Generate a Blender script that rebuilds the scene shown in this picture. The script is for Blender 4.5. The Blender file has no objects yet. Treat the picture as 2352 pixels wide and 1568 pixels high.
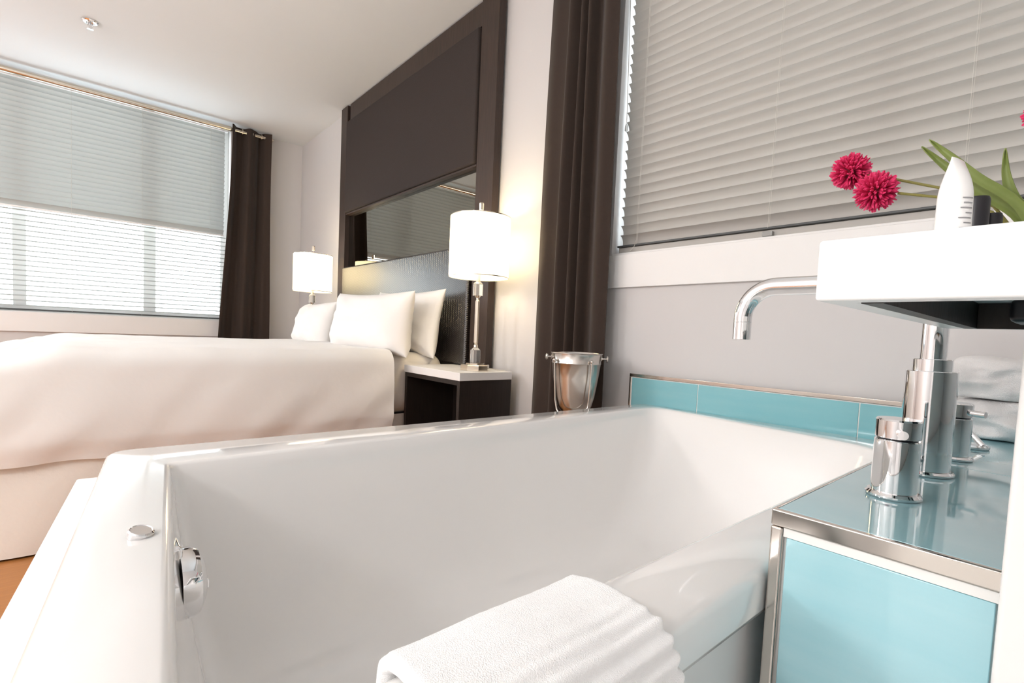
import bpy, bmesh, math, random
from mathutils import Vector, Matrix, noise
PI = math.pi
C = bpy.context.scene.collection
random.seed(7)

# ------------------------------------------------------------------ materials
def S(h):
    h = h / 255.0
    return h / 12.92 if h <= 0.04045 else ((h + 0.055) / 1.055) ** 2.4
def rgb(r, g, b): return (S(r), S(g), S(b), 1)
def mat(name, col, rough=.5, metal=0, var=.03, scale=8, bump=0, bscale=200, coat=0, spec=.5,
        stretch=None, col2=None, sheen=0, trans=0, ior=1.45, emit=0, emitcol=None, detail=4, bdist=.002):
    m = bpy.data.materials.new(name); m.use_nodes = True
    n = m.node_tree.nodes; l = m.node_tree.links; p = n['Principled BSDF']
    p.inputs['Roughness'].default_value = rough; p.inputs['Metallic'].default_value = metal
    p.inputs['Coat Weight'].default_value = coat; p.inputs['Coat Roughness'].default_value = .04
    p.inputs['Specular IOR Level'].default_value = spec; p.inputs['Sheen Weight'].default_value = sheen
    p.inputs['Transmission Weight'].default_value = trans; p.inputs['IOR'].default_value = ior
    tc = n.new('ShaderNodeTexCoord'); mp = n.new('ShaderNodeMapping'); l.new(tc.outputs['Object'], mp.inputs[0])
    if stretch: mp.inputs['Scale'].default_value = stretch
    no = n.new('ShaderNodeTexNoise'); no.inputs['Scale'].default_value = scale; no.inputs['Detail'].default_value = detail
    l.new(mp.outputs[0], no.inputs['Vector'])
    mx = n.new('ShaderNodeMix'); mx.data_type = 'RGBA'
    a = col; b = col2 or tuple(min(1, c * (1 - var)) for c in col[:3]) + (1,)
    mx.inputs[6].default_value = a; mx.inputs[7].default_value = b
    l.new(no.outputs['Fac'], mx.inputs[0]); l.new(mx.outputs[2], p.inputs['Base Color'])
    if bump:
        bn = n.new('ShaderNodeTexNoise'); bn.inputs['Scale'].default_value = bscale; bn.inputs['Detail'].default_value = 3
        l.new(mp.outputs[0], bn.inputs['Vector'])
        bu = n.new('ShaderNodeBump'); bu.inputs['Strength'].default_value = bump; bu.inputs['Distance'].default_value = bdist
        l.new(bn.outputs['Fac'], bu.inputs['Height']); l.new(bu.outputs[0], p.inputs['Normal'])
    if emit:
        p.inputs['Emission Color'].default_value = emitcol or col; p.inputs['Emission Strength'].default_value = emit
    return m
def tmat(name, col, t=.3, rough=.6):      # thin stuff that lets light through
    m = bpy.data.materials.new(name); m.use_nodes = True
    n = m.node_tree.nodes; l = m.node_tree.links; p = n['Principled BSDF']; o = n['Material Output']
    no = n.new('ShaderNodeTexNoise'); no.inputs['Scale'].default_value = 30
    mx = n.new('ShaderNodeMix'); mx.data_type = 'RGBA'; mx.inputs[6].default_value = col
    mx.inputs[7].default_value = tuple(c * .96 for c in col[:3]) + (1,)
    l.new(no.outputs['Fac'], mx.inputs[0]); l.new(mx.outputs[2], p.inputs['Base Color'])
    p.inputs['Roughness'].default_value = rough
    tr = n.new('ShaderNodeBsdfTranslucent'); l.new(mx.outputs[2], tr.inputs[0])
    ms = n.new('ShaderNodeMixShader'); ms.inputs[0].default_value = t
    l.new(p.outputs[0], ms.inputs[1]); l.new(tr.outputs[0], ms.inputs[2]); l.new(ms.outputs[0], o.inputs[0])
    return m
M = {}
M['wall'] = mat('wall_paint', rgb(206, 203, 202), .75, var=.02, scale=3, bump=.05, bscale=400)
M['ceil'] = mat('ceiling_paint', rgb(226, 229, 231), .8, var=.02, scale=2, bump=.05, bscale=300)
M['white'] = mat('white_paint', rgb(232, 230, 228), .45, var=.015)
M['floor'] = mat('oak_floor', rgb(190, 130, 72), .35, col2=rgb(150, 94, 48), scale=6, stretch=(14, 1, 1), bump=.1, bscale=60)
M['floortile'] = mat('pale_floor_tile', rgb(214, 214, 212), .3, var=.05)
M['acrylic'] = mat('white_acrylic', rgb(238, 236, 234), .12, var=.01, coat=.6, scale=3)
M['basin'] = mat('white_basin_stone', rgb(244, 244, 243), .25, var=.01)
M['chrome'] = mat('chrome', (.86, .86, .87, 1), .05, 1, var=.02)
M['steel'] = mat('brushed_steel', rgb(205, 200, 194), .22, 1, var=.08, scale=40, stretch=(1, 1, .05))
M['tile'] = mat('teal_glass_tile', rgb(150, 202, 212), .06, coat=.8, col2=rgb(176, 214, 221), scale=5, stretch=(1, 3, 9), detail=6)
M['striptile'] = mat('teal_wall_tile', rgb(122, 184, 194), .15, coat=.4, col2=rgb(140, 192, 198), scale=5, stretch=(1, 3, 9), detail=6)
M['grout'] = mat('white_grout', rgb(238, 236, 232), .8)
M['trimsteel'] = mat('polished_tile_trim', rgb(214, 206, 198), .14, 1, var=.05)
def wood(name, a, b, rough=.45):
    return mat(name, rgb(*a), rough, col2=rgb(*b), scale=7, stretch=(30, 30, 1.2), detail=8, bump=.25, bscale=9)
M['wenge'] = wood('wenge_veneer', (70, 54, 46), (30, 22, 18))
M['wenge_dark'] = wood('dark_wenge_veneer', (46, 35, 30), (20, 15, 13))
M['padded'] = mat('brown_padded_fabric', rgb(58, 49, 46), .9, var=.45, scale=180, bump=.3, bscale=600)
M['curtain'] = mat('brown_velvet_curtain', rgb(50, 36, 27), .85, var=.25, scale=60, bump=.2, bscale=500, sheen=.12)
M['linen'] = mat('white_bed_linen', rgb(238, 235, 232), .85, var=.02, bump=.12, bscale=14, bdist=.02, sheen=.1)
M['linen2'] = mat('warm_white_sheet', rgb(236, 230, 222), .85, var=.02, bump=.15, bscale=40, bdist=.01)
M['terry'] = mat('white_terry_cloth', rgb(250, 250, 250), .95, var=.01, bump=.5, bscale=900, bdist=.003, sheen=.3)
M['terry2'] = mat('grey_white_terry_cloth', rgb(236, 233, 232), .95, var=.03, bump=.9, bscale=600, bdist=.003, sheen=.3)
M['slat'] = tmat('blind_slat', rgb(186, 182, 176), .08, .5)
M['slat2'] = tmat('blind_slat_pale', rgb(184, 186, 183), .05, .5)
M['mirror'] = mat('tinted_mirror', rgb(150, 143, 132), .01, 1, var=0)
M['black'] = mat('black_plastic', rgb(28, 27, 32), .35)
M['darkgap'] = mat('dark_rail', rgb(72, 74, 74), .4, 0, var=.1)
M['label'] = mat('grey_print', rgb(150, 150, 152), .6)
M['cord'] = mat('pale_cord', rgb(206, 202, 194), .6)
M['clearplastic'] = mat('clear_plastic', rgb(236, 236, 232), .15, trans=.6)
M['crystal'] = mat('crystal', rgb(252, 250, 246), .02, trans=.85, ior=1.5, var=0)
M['nickel'] = mat('satin_nickel', rgb(222, 212, 196), .2, 1, var=.03)
M['petal'] = mat('magenta_petal', rgb(232, 62, 120), .6, col2=rgb(196, 26, 76), scale=60)
M['stem'] = mat('olive_stem', rgb(128, 122, 62), .6)
M['leaf'] = mat('green_leaf', rgb(136, 148, 84), .45, col2=rgb(96, 112, 52), scale=30)
M['pink'] = mat('dark_core', rgb(110, 14, 40), .8)
M['shade'] = tmat('lamp_shade_fabric', rgb(250, 248, 240), .72, .8)
M['bulb'] = mat('lit_bulb', (1, .9, .75, 1), .5, emit=12, emitcol=(1, .88, .7, 1))
nt = M['shade'].node_tree; pb = nt.nodes['Principled BSDF']
pb.inputs['Emission Color'].default_value = (1, .93, .76, 1); pb.inputs['Emission Strength'].default_value = .95
# woven leather: chevron bump
def leather():
    m = mat('woven_dark_leather', rgb(34, 27, 26), .30, var=.2, scale=60, spec=1, coat=1)
    m.node_tree.nodes['Principled BSDF'].inputs['Coat Roughness'].default_value = .28
    n = m.node_tree.nodes; l = m.node_tree.links; p = n['Principled BSDF']
    tc = n.new('ShaderNodeTexCoord')
    sp = n.new('ShaderNodeSeparateXYZ'); l.new(tc.outputs['Object'], sp.inputs[0])
    def mth(op, a, b=None):
        q = n.new('ShaderNodeMath'); q.operation = op
        for i, v in enumerate((a, b)):
            if v is None: continue
            if isinstance(v, (int, float)): q.inputs[i].default_value = v
            else: l.new(v, q.inputs[i])
        return q.outputs[0]
    x = mth('PINGPONG', sp.outputs[0], .012); z = sp.outputs[2]
    w = mth('SINE', mth('MULTIPLY', mth('ADD', x, z), 2 * PI / .012))
    bu = n.new('ShaderNodeBump'); bu.inputs['Strength'].default_value = .55; bu.inputs['Distance'].default_value = .002
    l.new(w, bu.inputs['Height']); l.new(bu.outputs[0], p.inputs['Normal'])
    return m
M['leather'] = leather()
def glassmat():
    m = bpy.data.materials.new('window_glass'); m.use_nodes = True
    n = m.node_tree.nodes; l = m.node_tree.links; o = n['Material Output']; n.remove(n['Principled BSDF'])
    t = n.new('ShaderNodeBsdfTransparent'); g = n.new('ShaderNodeBsdfGlossy'); g.inputs['Roughness'].default_value = .02
    t.inputs[0].default_value = (.96, .98, .98, 1)
    ms = n.new('ShaderNodeMixShader'); ms.inputs[0].default_value = .05
    l.new(t.outputs[0], ms.inputs[1]); l.new(g.outputs[0], ms.inputs[2]); l.new(ms.outputs[0], o.inputs[0])
    return m
M['glass'] = glassmat()

# ------------------------------------------------------------------ mesh helpers
def obj(name, bm, m, parent=None, smooth=False, bevel=0, seg=2, angle=35):
    me = bpy.data.meshes.new(name)
    bmesh.ops.recalc_face_normals(bm, faces=bm.faces)
    bm.to_mesh(me); bm.free()
    me.materials.append(M[m])
    o = bpy.data.objects.new(name, me); C.objects.link(o)
    if smooth:
        for p in me.polygons: p.use_smooth = True
        md = o.modifiers.new('es', 'EDGE_SPLIT'); md.split_angle = math.radians(angle)
    if bevel:
        b = o.modifiers.new('bev', 'BEVEL'); b.width = bevel; b.segments = seg; b.limit_method = 'ANGLE'
        for p in me.polygons: p.use_smooth = True
        b.harden_normals = True
    if parent:
        o.parent = parent
        o.location = -parent.location
    return o
def thing(name, label, cat, loc=(0, 0, 0), group=None):
    o = bpy.data.objects.new(name, None); C.objects.link(o); o.location = loc
    o.empty_display_size = .05
    o['label'] = label; o['category'] = cat
    if group: o['group'] = group
    return o
def tag(o, label, cat, group=None):
    o['label'] = label; o['category'] = cat
    if group: o['group'] = group
    return o
def struct(name, bm, m, parent=None, **k):
    o = obj(name, bm, m, parent, **k)
    if not parent: o['kind'] = 'structure'
    return o
def B(): return bmesh.new()
def box(bm, x0, x1, y0, y1, z0, z1):
    v = [bm.verts.new(p) for p in ((x0, y0, z0), (x1, y0, z0), (x1, y1, z0), (x0, y1, z0),
                                   (x0, y0, z1), (x1, y0, z1), (x1, y1, z1), (x0, y1, z1))]
    for f in ((0, 3, 2, 1), (4, 5, 6, 7), (0, 1, 5, 4), (1, 2, 6, 5), (2, 3, 7, 6), (3, 0, 4, 7)):
        bm.faces.new([v[i] for i in f])
    return bm
def bx(*a): return box(B(), *a)
def bridge(bm, a, b, closed=True):
    n = len(a)
    for i in range(n if closed else n - 1):
        j = (i + 1) % n
        bm.faces.new((a[i], a[j], b[j], b[i]))
def lathe(bm, prof, c=(0, 0, 0), seg=40, mx=None, cap=True):
    rings = []
    for r, z in prof:
        ring = []
        for i in range(seg):
            t = 2 * PI * i / seg
            p = Vector((r * math.cos(t), r * math.sin(t), z))
            if mx: p = mx @ p
            ring.append(bm.verts.new(p + Vector(c)))
        rings.append(ring)
    for a, b in zip(rings, rings[1:]): bridge(bm, a, b)
    if cap:
        if prof[0][0] > 1e-4: bm.faces.new(rings[0][::-1])
        if prof[-1][0] > 1e-4: bm.faces.new(rings[-1])
    return bm
def cyl(bm, a, b, r, seg=24, r2=None):
    a = Vector(a); b = Vector(b); d = b - a
    mx = d.to_track_quat('Z', 'Y').to_matrix().to_4x4()
    return lathe(bm, [(r, 0), (r if r2 is None else r2, d.length)], a, seg, mx)
def tube(bm, pts, r, seg=16, cap=True, rad=None):
    pts = [Vector(p) for p in pts]; rings = []; up = None
    for i, p in enumerate(pts):
        t = (pts[min(i + 1, len(pts) - 1)] - pts[max(i - 1, 0)]).normalized()
        if up is None: up = Vector((0, 0, 1)) if abs(t.z) < .9 else Vector((0, 1, 0))
        u = (up - t * up.dot(t)).normalized(); up = u; w = t.cross(u)
        rr = rad[i] if rad else r
        rings.append([bm.verts.new(p + (u * math.cos(2 * PI * k / seg) + w * math.sin(2 * PI * k / seg)) * rr) for k in range(seg)])
    for a, b in zip(rings, rings[1:]): bridge(bm, a, b)
    if cap: bm.faces.new(rings[0][::-1]); bm.faces.new(rings[-1])
    return bm
def sphere(bm, c, r, seg=16, sz=1):
    n = seg // 2; prof = [(max(1e-5, r * math.sin(PI * i / n)), -r * sz * math.cos(PI * i / n)) for i in range(n + 1)]
    lathe(bm, prof, c, seg, cap=False); return bm
def grid(bm, fn, nu, nv):
    vs = [[bm.verts.new(fn(i / nu, j / nv)) for j in range(nv + 1)] for i in range(nu + 1)]
    for i in range(nu):
        for j in range(nv):
            bm.faces.new((vs[i][j], vs[i + 1][j], vs[i + 1][j + 1], vs[i][j + 1]))
    return vs
def nz(x, y, z=0, s=1.): return noise.noise(Vector((x * s, y * s, z * s)))

# ------------------------------------------------------------------ camera
F, CYP = 1148.5, 829.7
YAW, PIT, ROL, H = .71337, .05482, .0444, .85
cam = bpy.data.cameras.new('camera'); co = bpy.data.objects.new('camera', cam); C.objects.link(co)
fw = Vector((-math.cos(YAW) * math.cos(PIT), math.sin(YAW) * math.cos(PIT), -math.sin(PIT)))
ri = Vector((math.sin(YAW), math.cos(YAW), 0)); up = ri.cross(fw)
R_ = ri * math.cos(ROL) + up * math.sin(ROL); U_ = up * math.cos(ROL) - ri * math.sin(ROL)
mw = Matrix((R_, U_, -fw)).transposed().to_4x4(); mw.translation = Vector((0, 0, H))
co.matrix_world = mw
cam.sensor_width = 36; cam.sensor_fit = 'HORIZONTAL'; cam.lens = 36 * F / 2352
cam.shift_y = (CYP - 784) / 2352; cam.clip_start = .01
bpy.context.scene.camera = co

# ------------------------------------------------------------------ room
XW, YW, ZC, XR, YB = -5.34, 1.70, 2.64, .62, -3.2
T = .16
struct('floor', bx(XW - T, -1.22, YB - T, YW + T, -.1, 0), 'floor')
struct('floor', bx(-1.22, XR + T, YB - T, YW + T, -.1, 0), 'floortile')  # unseen bath-side floor, pale tile added to cut the warm floor bounce
struct('ceiling', bx(XW - T, XR + T, YB - T, YW + T, ZC, ZC + .1), 'ceil')
# headboard wall with the big blind window
WX0, WX1, WZ0, WZ1 = -1.352, .48, 1.197, 2.45
b = B(); box(b, XW, WX0, YW, YW + T, 0, ZC); box(b, WX1, XR, YW, YW + T, 0, ZC)
box(b, WX0, WX1, YW, YW + T, 0, WZ0); box(b, WX0, WX1, YW, YW + T, WZ1, ZC)
struct('wall_back', b, 'wall')
VY0, VY1, VZ0, VZ1 = -.62, 1.062, .853, 2.622
b = B(); box(b, XW - T, XW, YB - T, VY0, 0, ZC); box(b, XW - T, XW, VY1, YW + T, 0, ZC)
box(b, XW - T, XW, VY0, VY1, 0, VZ0); box(b, XW - T, XW, VY0, VY1, VZ1, ZC)
struct('wall_left', b, 'wall')
struct('wall_right', bx(XR, XR + T, YB - T, YW + T, 0, ZC), 'wall')
struct('wall_front', bx(XW, XR, YB - T, YB, 0, ZC), 'wall')
struct('trim_1', bx(-1.44, WX1 + .06, YW - .016, YW - .001, 1.060, WZ0 - .002), 'white', bevel=.002)
struct('trim_2', bx(XW + .001, XW + .018, VY0 - .09, VY1 - .03, .705, VZ0), 'white', bevel=.002)
def window(name, ax, frames, pane, parts):
    b = B()
    for f in frames: box(b, *f)
    w = struct(name, b, 'white', bevel=.003)
    g = obj('pane', bx(*pane), 'glass', w)
    for n, f in parts: obj(n, bx(*f), 'white', w, bevel=.002)
    return w
fy0, fy1 = YW + .095, YW + .135
window('window_1', 'y', [(WX0, WX0 + .075, fy0, fy1, WZ0, WZ1), (WX1 - .075, WX1, fy0, fy1, WZ0, WZ1),
       (WX0 + .075, WX1 - .075, fy0, fy1, WZ0, WZ0 + .06), (WX0 + .075, WX1 - .075, fy0, fy1, WZ1 - .06, WZ1)],
       (WX0 + .07, WX1 - .07, fy0 + .017, fy0 + .023, WZ0 + .05, WZ1 - .05),
       [('window_sill', (WX0 + .001, WX1 - .001, YW + .001, fy0, WZ0, WZ0 + .008)), ('mullion', (-.46, -.40, fy0, fy1, WZ0 + .06, WZ1 - .06))])
fx0, fx1 = XW - .135, XW - .095
window('window_2', 'x', [(fx0, fx1, VY0, VY0 + .06, VZ0, VZ1), (fx0, fx1, VY1 - .06, VY1, VZ0, VZ1),
       (fx0, fx1, VY0 + .06, VY1 - .06, VZ0, VZ0 + .05), (fx0, fx1, VY0 + .06, VY1 - .06, VZ1 - .06, VZ1)],
       (fx0 + .017, fx0 + .023, VY0 + .05, VY1 - .05, VZ0 + .04, VZ1 - .05),
       [('window_sill', (fx1, XW - .001, VY0 + .001, VY1 - .001, VZ0, VZ0 + .006)),
        ('mullion', (fx0, fx1, -.392, -.316, VZ0 + .05, VZ1 - .06)), ('mullion', (fx0, fx1, .418, .505, VZ0 + .05, VZ1 - .06))])

# ------------------------------------------------------------------ blinds
def slats(bm, a0, a1, zs, c, axis, tilt, w=.046, th=.0012):
    # tilt: degrees from horizontal; top edge leans to the window
    n = 6
    for z in zs:
        pts = []
        for i in range(n + 1):
            u = (i / n - .5) * w; bow = .0085 * (1 - (2 * i / n - 1) ** 2)
            t = math.radians(tilt)
            out = u * math.cos(t) - bow * math.sin(t)      # + goes to the window
            zz = u * math.sin(t) + bow * math.cos(t)
            pts.append((out, zz + z))
        def P(a, o, z_):
            return (a, c + o, z_) if axis == 'y' else (c - o, a, z_)
        for k in range(n):
            (o0, z0), (o1, z1) = pts[k], pts[k + 1]
            v = [bm.verts.new(P(*q)) for q in ((a0, o0, z0), (a1, o0, z0), (a1, o1, z1), (a0, o1, z1))]
            bm.faces.new(v)
    bmesh.ops.remove_doubles(bm, verts=bm.verts, dist=1e-5)
def solid(o, t):
    s = o.modifiers.new('sol', 'SOLIDIFY'); s.thickness = t; s.offset = 0
    o.modifiers.move(len(o.modifiers) - 1, 0); return o
# window 1 blind
BY = YW + .034
bl = thing('window_blind', 'closed pale slatted blind over the tub, behind the magenta flowers', 'blind', (WX0, BY, WZ1))
b = B(); z = 1.262; zs = []
while z < 2.40: zs.append(z); z += .0388
slats(b, WX0 + .022, WX1 - .02, zs, BY, 'y', -66)
solid(obj('slats', b, 'slat', bl, smooth=True), .0012)
obj('head_rail', bx(WX0 + .02, WX1 - .02, BY - .028, BY + .028, 2.405, 2.448), 'white', bl, bevel=.002)
rl_ = obj('bottom_rail', bx(WX0 + .02, WX1 - .02, BY - .014, BY + .056, 1.2065, 1.230), 'slat', bl, bevel=.003)
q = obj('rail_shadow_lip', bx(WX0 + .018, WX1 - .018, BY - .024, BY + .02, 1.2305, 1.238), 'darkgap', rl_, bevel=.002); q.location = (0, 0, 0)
for cx in (-1.236, -.722, -.245, .25):
    b = B(); tube(b, [(cx, BY - .027, 1.235), (cx, BY - .027, 2.41)], .0006, 6); tube(b, [(cx + .004, BY - .026, 1.24), (cx + .004, BY - .026, 2.41)], .0004, 6)
    obj('ladder_cord', b, 'cord', bl)
for cx in (-.722, .25): obj('rail_clip', bx(cx - .016, cx + .016, BY - .03, BY + .01, 1.2065, 1.2225), 'clearplastic', bl, bevel=.002)
b = B(); tube(b, [(-1.236, BY - .03, 1.25), (-1.241, BY - .031, 1.228), (-1.262, BY - .031, 1.210)], .0009, 6)
obj('loose_cord', b, 'cord', bl)
b = B(); tube(b, [(-1.342, BY - .02, 2.41), (-1.320, BY - .023, 1.74)], .0014, 8); tube(b, [(-1.338, BY - .024, 2.41), (-1.319, BY - .025, 1.74)], .0008, 8)
pc = obj('pull_cord', b, 'cord', bl)
b = B(); lathe(b, [(.003, 0), (.0065, .004), (.0055, .022), (.0025, .032)], (-1.320, BY - .024, 1.705), 12)
q = obj('tassel', b, 'clearplastic', pc, smooth=True); q.location = (0, 0, 0)
# window 2 blind: upper slats closed, lower slats open
BX = XW - .034
bl = thing('window_blind', 'wide grey blind beyond the bed, slats shut above and open onto daylight below', 'blind', (BX, VY1, VZ1))
b = B(); zs = []; z = 1.672
while z < 2.59: zs.append(z); z += .0379
slats(b, VY0 + .045, VY1 - .045, zs, BX, 'x', -51, .053)
solid(obj('closed_slats', b, 'slat2', bl, smooth=True), .0012)
b = B(); zs = []; z = .90
while z < 1.64: zs.append(z); z += .0379
slats(b, VY0 + .045, VY1 - .03, zs, BX, 'x', 4)
solid(obj('open_slats', b, 'slat2', bl, smooth=True), .0012)
obj('head_rail', bx(BX - .026, BX + .026, VY0 + .02, VY1 - .02, 2.594, 2.6195), 'white', bl, bevel=.002)
obj('middle_rail', bx(BX - .012, BX + .012, VY0 + .045, VY1 - .045, 1.640, 1.652), 'white', bl, bevel=.003)
obj('bottom_rail', bx(BX - .022, BX + .022, VY0 + .045, VY1 - .03, .866, .878), 'darkgap', bl, bevel=.003)
for cy in (-.5, -.05, .40, .90):
    b = B(); tube(b, [(BX + .027, cy, .87), (BX + .027, cy, 2.60)], .0008, 6); obj('ladder_cord', b, 'cord', bl)

# ------------------------------------------------------------------ curtain rod and curtains
RX, RZ = XW + .12, 2.583
rod = thing('curtain_rod', 'silver curtain rod along the top of the bed window', 'curtain rod', (RX, -1.2, RZ))
b = B(); tube(b, [(RX, -1.25, RZ), (RX, 1.05, RZ)], .022, 28); obj('rod_tube', b, 'nickel', rod, smooth=True)
b = B(); tube(b, [(RX, 1.05, RZ), (RX, 1.385, RZ)], .014, 20); obj('inner_rod', b, 'nickel', rod, smooth=True)
for yy in (-1.0, 1.392):
    b = B(); cyl(b, (RX, yy, RZ), (XW + .001, yy, RZ), .008, 12); cyl(b, (XW + .008, yy, RZ), (XW + .001, yy, RZ), .022, 16)
    obj('bracket', b, 'nickel', rod, smooth=True)
def curtain(name, label, px, pz, ax, fold, hem, mname='curtain', nz_=40, seed=0, thick=.006):
    """px(s,t): position along wall, s 0..1 across, t 0..1 up; fold(s,t): distance from the wall plane"""
    b = B()
    def f(u, v):
        z = hem + (pz - hem) * v
        a = px(u, v); d = fold(u, v) + .004 * nz(u * 6, v * 3, seed)
        return (a, d, z) if ax == 'y' else (d, a, z)
    grid(b, f, 150, nz_)
    o = obj(name, b, mname, None, smooth=True, angle=80); solid(o, thick)
    return tag(o, label, 'curtain')
def lerp(a, b, t): return a + (b - a) * t
def sm(t): t = max(0, min(1, t)); return t * t * (3 - 2 * t)
# W2 curtain: grommet folds, 2 waves; flares to the left as it falls
def px(s, t):
    l = lerp(.925, 1.040, sm(t)) ; r = 1.375 + .006 * math.sin(6 * t)
    return lerp(l, r, s)
def fo(s, t):
    A = lerp(.030, .036, t)
    return RX + A * math.cos(2 * PI * (s * 2.05 + .02)) + .010 * (1 - t) * math.sin(s * 17) + .008 * math.sin(s * 31 + 1)
cur = curtain('curtain', 'dark brown curtain hanging from the silver rod by the bed window', px, 2.622, 'x', fo, .012, seed=3)
for s in (.235, .50, .735, .985):
    yy = lerp(1.052, 1.375, s)
    b = B(); lathe(b, [(.017, -.004), (.0255, -.004), (.0265, 0), (.0255, .004), (.017, .004), (.017, -.004)], (RX, yy, RZ), 24, Matrix.Rotation(PI / 2, 4, 'X'), cap=False)
    q = obj('grommet', b, 'nickel', cur, smooth=True); q['label'] = 'silver ring let into the curtain top'
# back wall curtain by the tub window
def px2(s, t):
    l = lerp(-1.748, -1.702, t) + .012 * math.sin(t * 7) * (1 - t); r = lerp(-1.290, -1.318, t)
    return lerp(l, r, s)
def fo2(s, t):
    w = 0
    for c_, a_, w_ in ((.10, .028, .13), (.40, .046, .06), (.53, .044, .035), (.64, .05, .04), (.88, .036, .10)):
        w += a_ * math.exp(-((s - c_ - .01 * math.sin(t * 4 + c_ * 9)) / w_) ** 2)
    return 1.640 - w + .012 * math.cos(s * 9) 
curtain('curtain', 'tall dark brown curtain behind the ice bucket, between headboard and tub window', px2, 2.60, 'y', fo2, .012, seed=9)
b = B(); tube(b, [(-1.72, 1.62, 2.612), (.56, 1.62, 2.612)], .014, 16)
q = obj('curtain_rod', b, 'nickel', smooth=True); tag(q, 'curtain rod above the tub window blind', 'curtain rod')

# ------------------------------------------------------------------ sprinkler
sp = thing('ceiling_sprinkler', 'small chrome sprinkler head on the white ceiling', 'sprinkler', (-4.13, .05, ZC))
b = B(); lathe(b, [(.040, 0), (.040, -.003), (.034, -.010), (.020, -.012), (.018, -.004)], (-4.13, .05, ZC - .0005), 32)
obj('escutcheon', b, 'chrome', sp, smooth=True)
b = B(); cyl(b, (-4.13, .05, ZC - .005), (-4.13, .05, ZC - .045), .006, 12)
for s in (-1, 1): tube(b, [(-4.13, .05 + s * .006, ZC - .012), (-4.13, .05 + s * .012, ZC - .028), (-4.13, .05 + s * .004, ZC - .045)], .002, 8)
obj('nozzle_body', b, 'chrome', sp, smooth=True)
b = B(); lathe(b, [(.003, 0), (.016, .002), (.016, .004), (.003, .006)], (-4.13, .05, ZC - .051), 20); obj('deflector', b, 'chrome', sp, smooth=True)

# ------------------------------------------------------------------ headboard
HX0, HX1, HZ0, HZ1, HY = -4.182, -2.115, .662, 2.632, 1.640
hb = thing('headboard', 'tall dark wood headboard panel with mirror strip and padded sections', 'headboard', (-3.15, YW, HZ0))
obj('back_panel', bx(HX0 + .02, HX1 - .02, YW - .014, YW - .001, HZ0, HZ1 - .01), 'wenge_dark', hb)
obj('side_post', bx(HX1 - .15, HX1, HY, YW - .015, HZ0, HZ1), 'wenge', hb, bevel=.002)
obj('side_post', bx(HX0, HX0 + .125, HY, YW - .015, HZ0, HZ1), 'wenge', hb, bevel=.002)
obj('top_rail', bx(HX0 + .165, HX1 - .151, HY + .006, YW - .015, 2.50, HZ1 - .003), 'wenge', hb, bevel=.002)
b = B(); box(b, HX0 + .128, HX1 - .160, HY - .012, YW - .016, 1.772, 2.497)
obj('padded_panel', b, 'padded', hb, bevel=.012, seg=4)
obj('metal_ledge', bx(HX0 + .128, HX1 - .155, HY + .002, YW - .016, 1.758, 1.770), 'wenge', hb, bevel=.002)
obj('mirror_panel', bx(HX0 + .126, HX1 - .152, YW - .024, YW - .016, 1.338, 1.757), 'mirror', hb)
b = B(); box(b, HX0 + .127, HX1 - .170, HY - .016, YW - .016, HZ0 + .002, 1.330)
obj('woven_panel', b, 'leather', hb, bevel=.014, seg=4)

# ------------------------------------------------------------------ nightstands
def nightstand(x0, x1, y0, y1, label):
    t = thing('nightstand', label, 'nightstand', ((x0 + x1) / 2, (y0 + y1) / 2, 0), 'nightstands beside the bed')
    obj('top', bx(x0 - .006, x1, y0 - .004, y1, .6225, .6605), 'white', t, bevel=.002)
    k = .022
    obj('side_panel', bx(x1 - k - .004, x1 - .004, y0, y1, 0, .622), 'wenge_dark', t, bevel=.001)
    obj('side_panel', bx(x0, x0 + k, y0, y1, 0, .622), 'wenge_dark', t, bevel=.001)
    obj('upper_rail', bx(x0 + k, x1 - k - .004, y0, y1, .600, .622), 'wenge_dark', t, bevel=.001)
    obj('back_board', bx(x0 + k, x1 - k - .004, y1 - .012, y1, .08, .600), 'wenge_dark', t)
    obj('shelf', bx(x0 + k, x1 - k - .004, y0 + .01, y1 - .012, .08, .10), 'wenge_dark', t, bevel=.001)
    obj('drawer_front', bx(x0 + k + .001, x1 - k - .005, y0 + .012, y0 + .03, .102, .27), 'wenge_dark', t, bevel=.001)
    return t
nightstand(-2.400, -1.884, 1.322, 1.635, 'white-topped dark wood nightstand under the lamp nearest the tub')
nightstand(-4.46, -4.005, 1.20, 1.615, 'white-topped nightstand on the far side of the bed, under the farther lamp')

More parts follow.
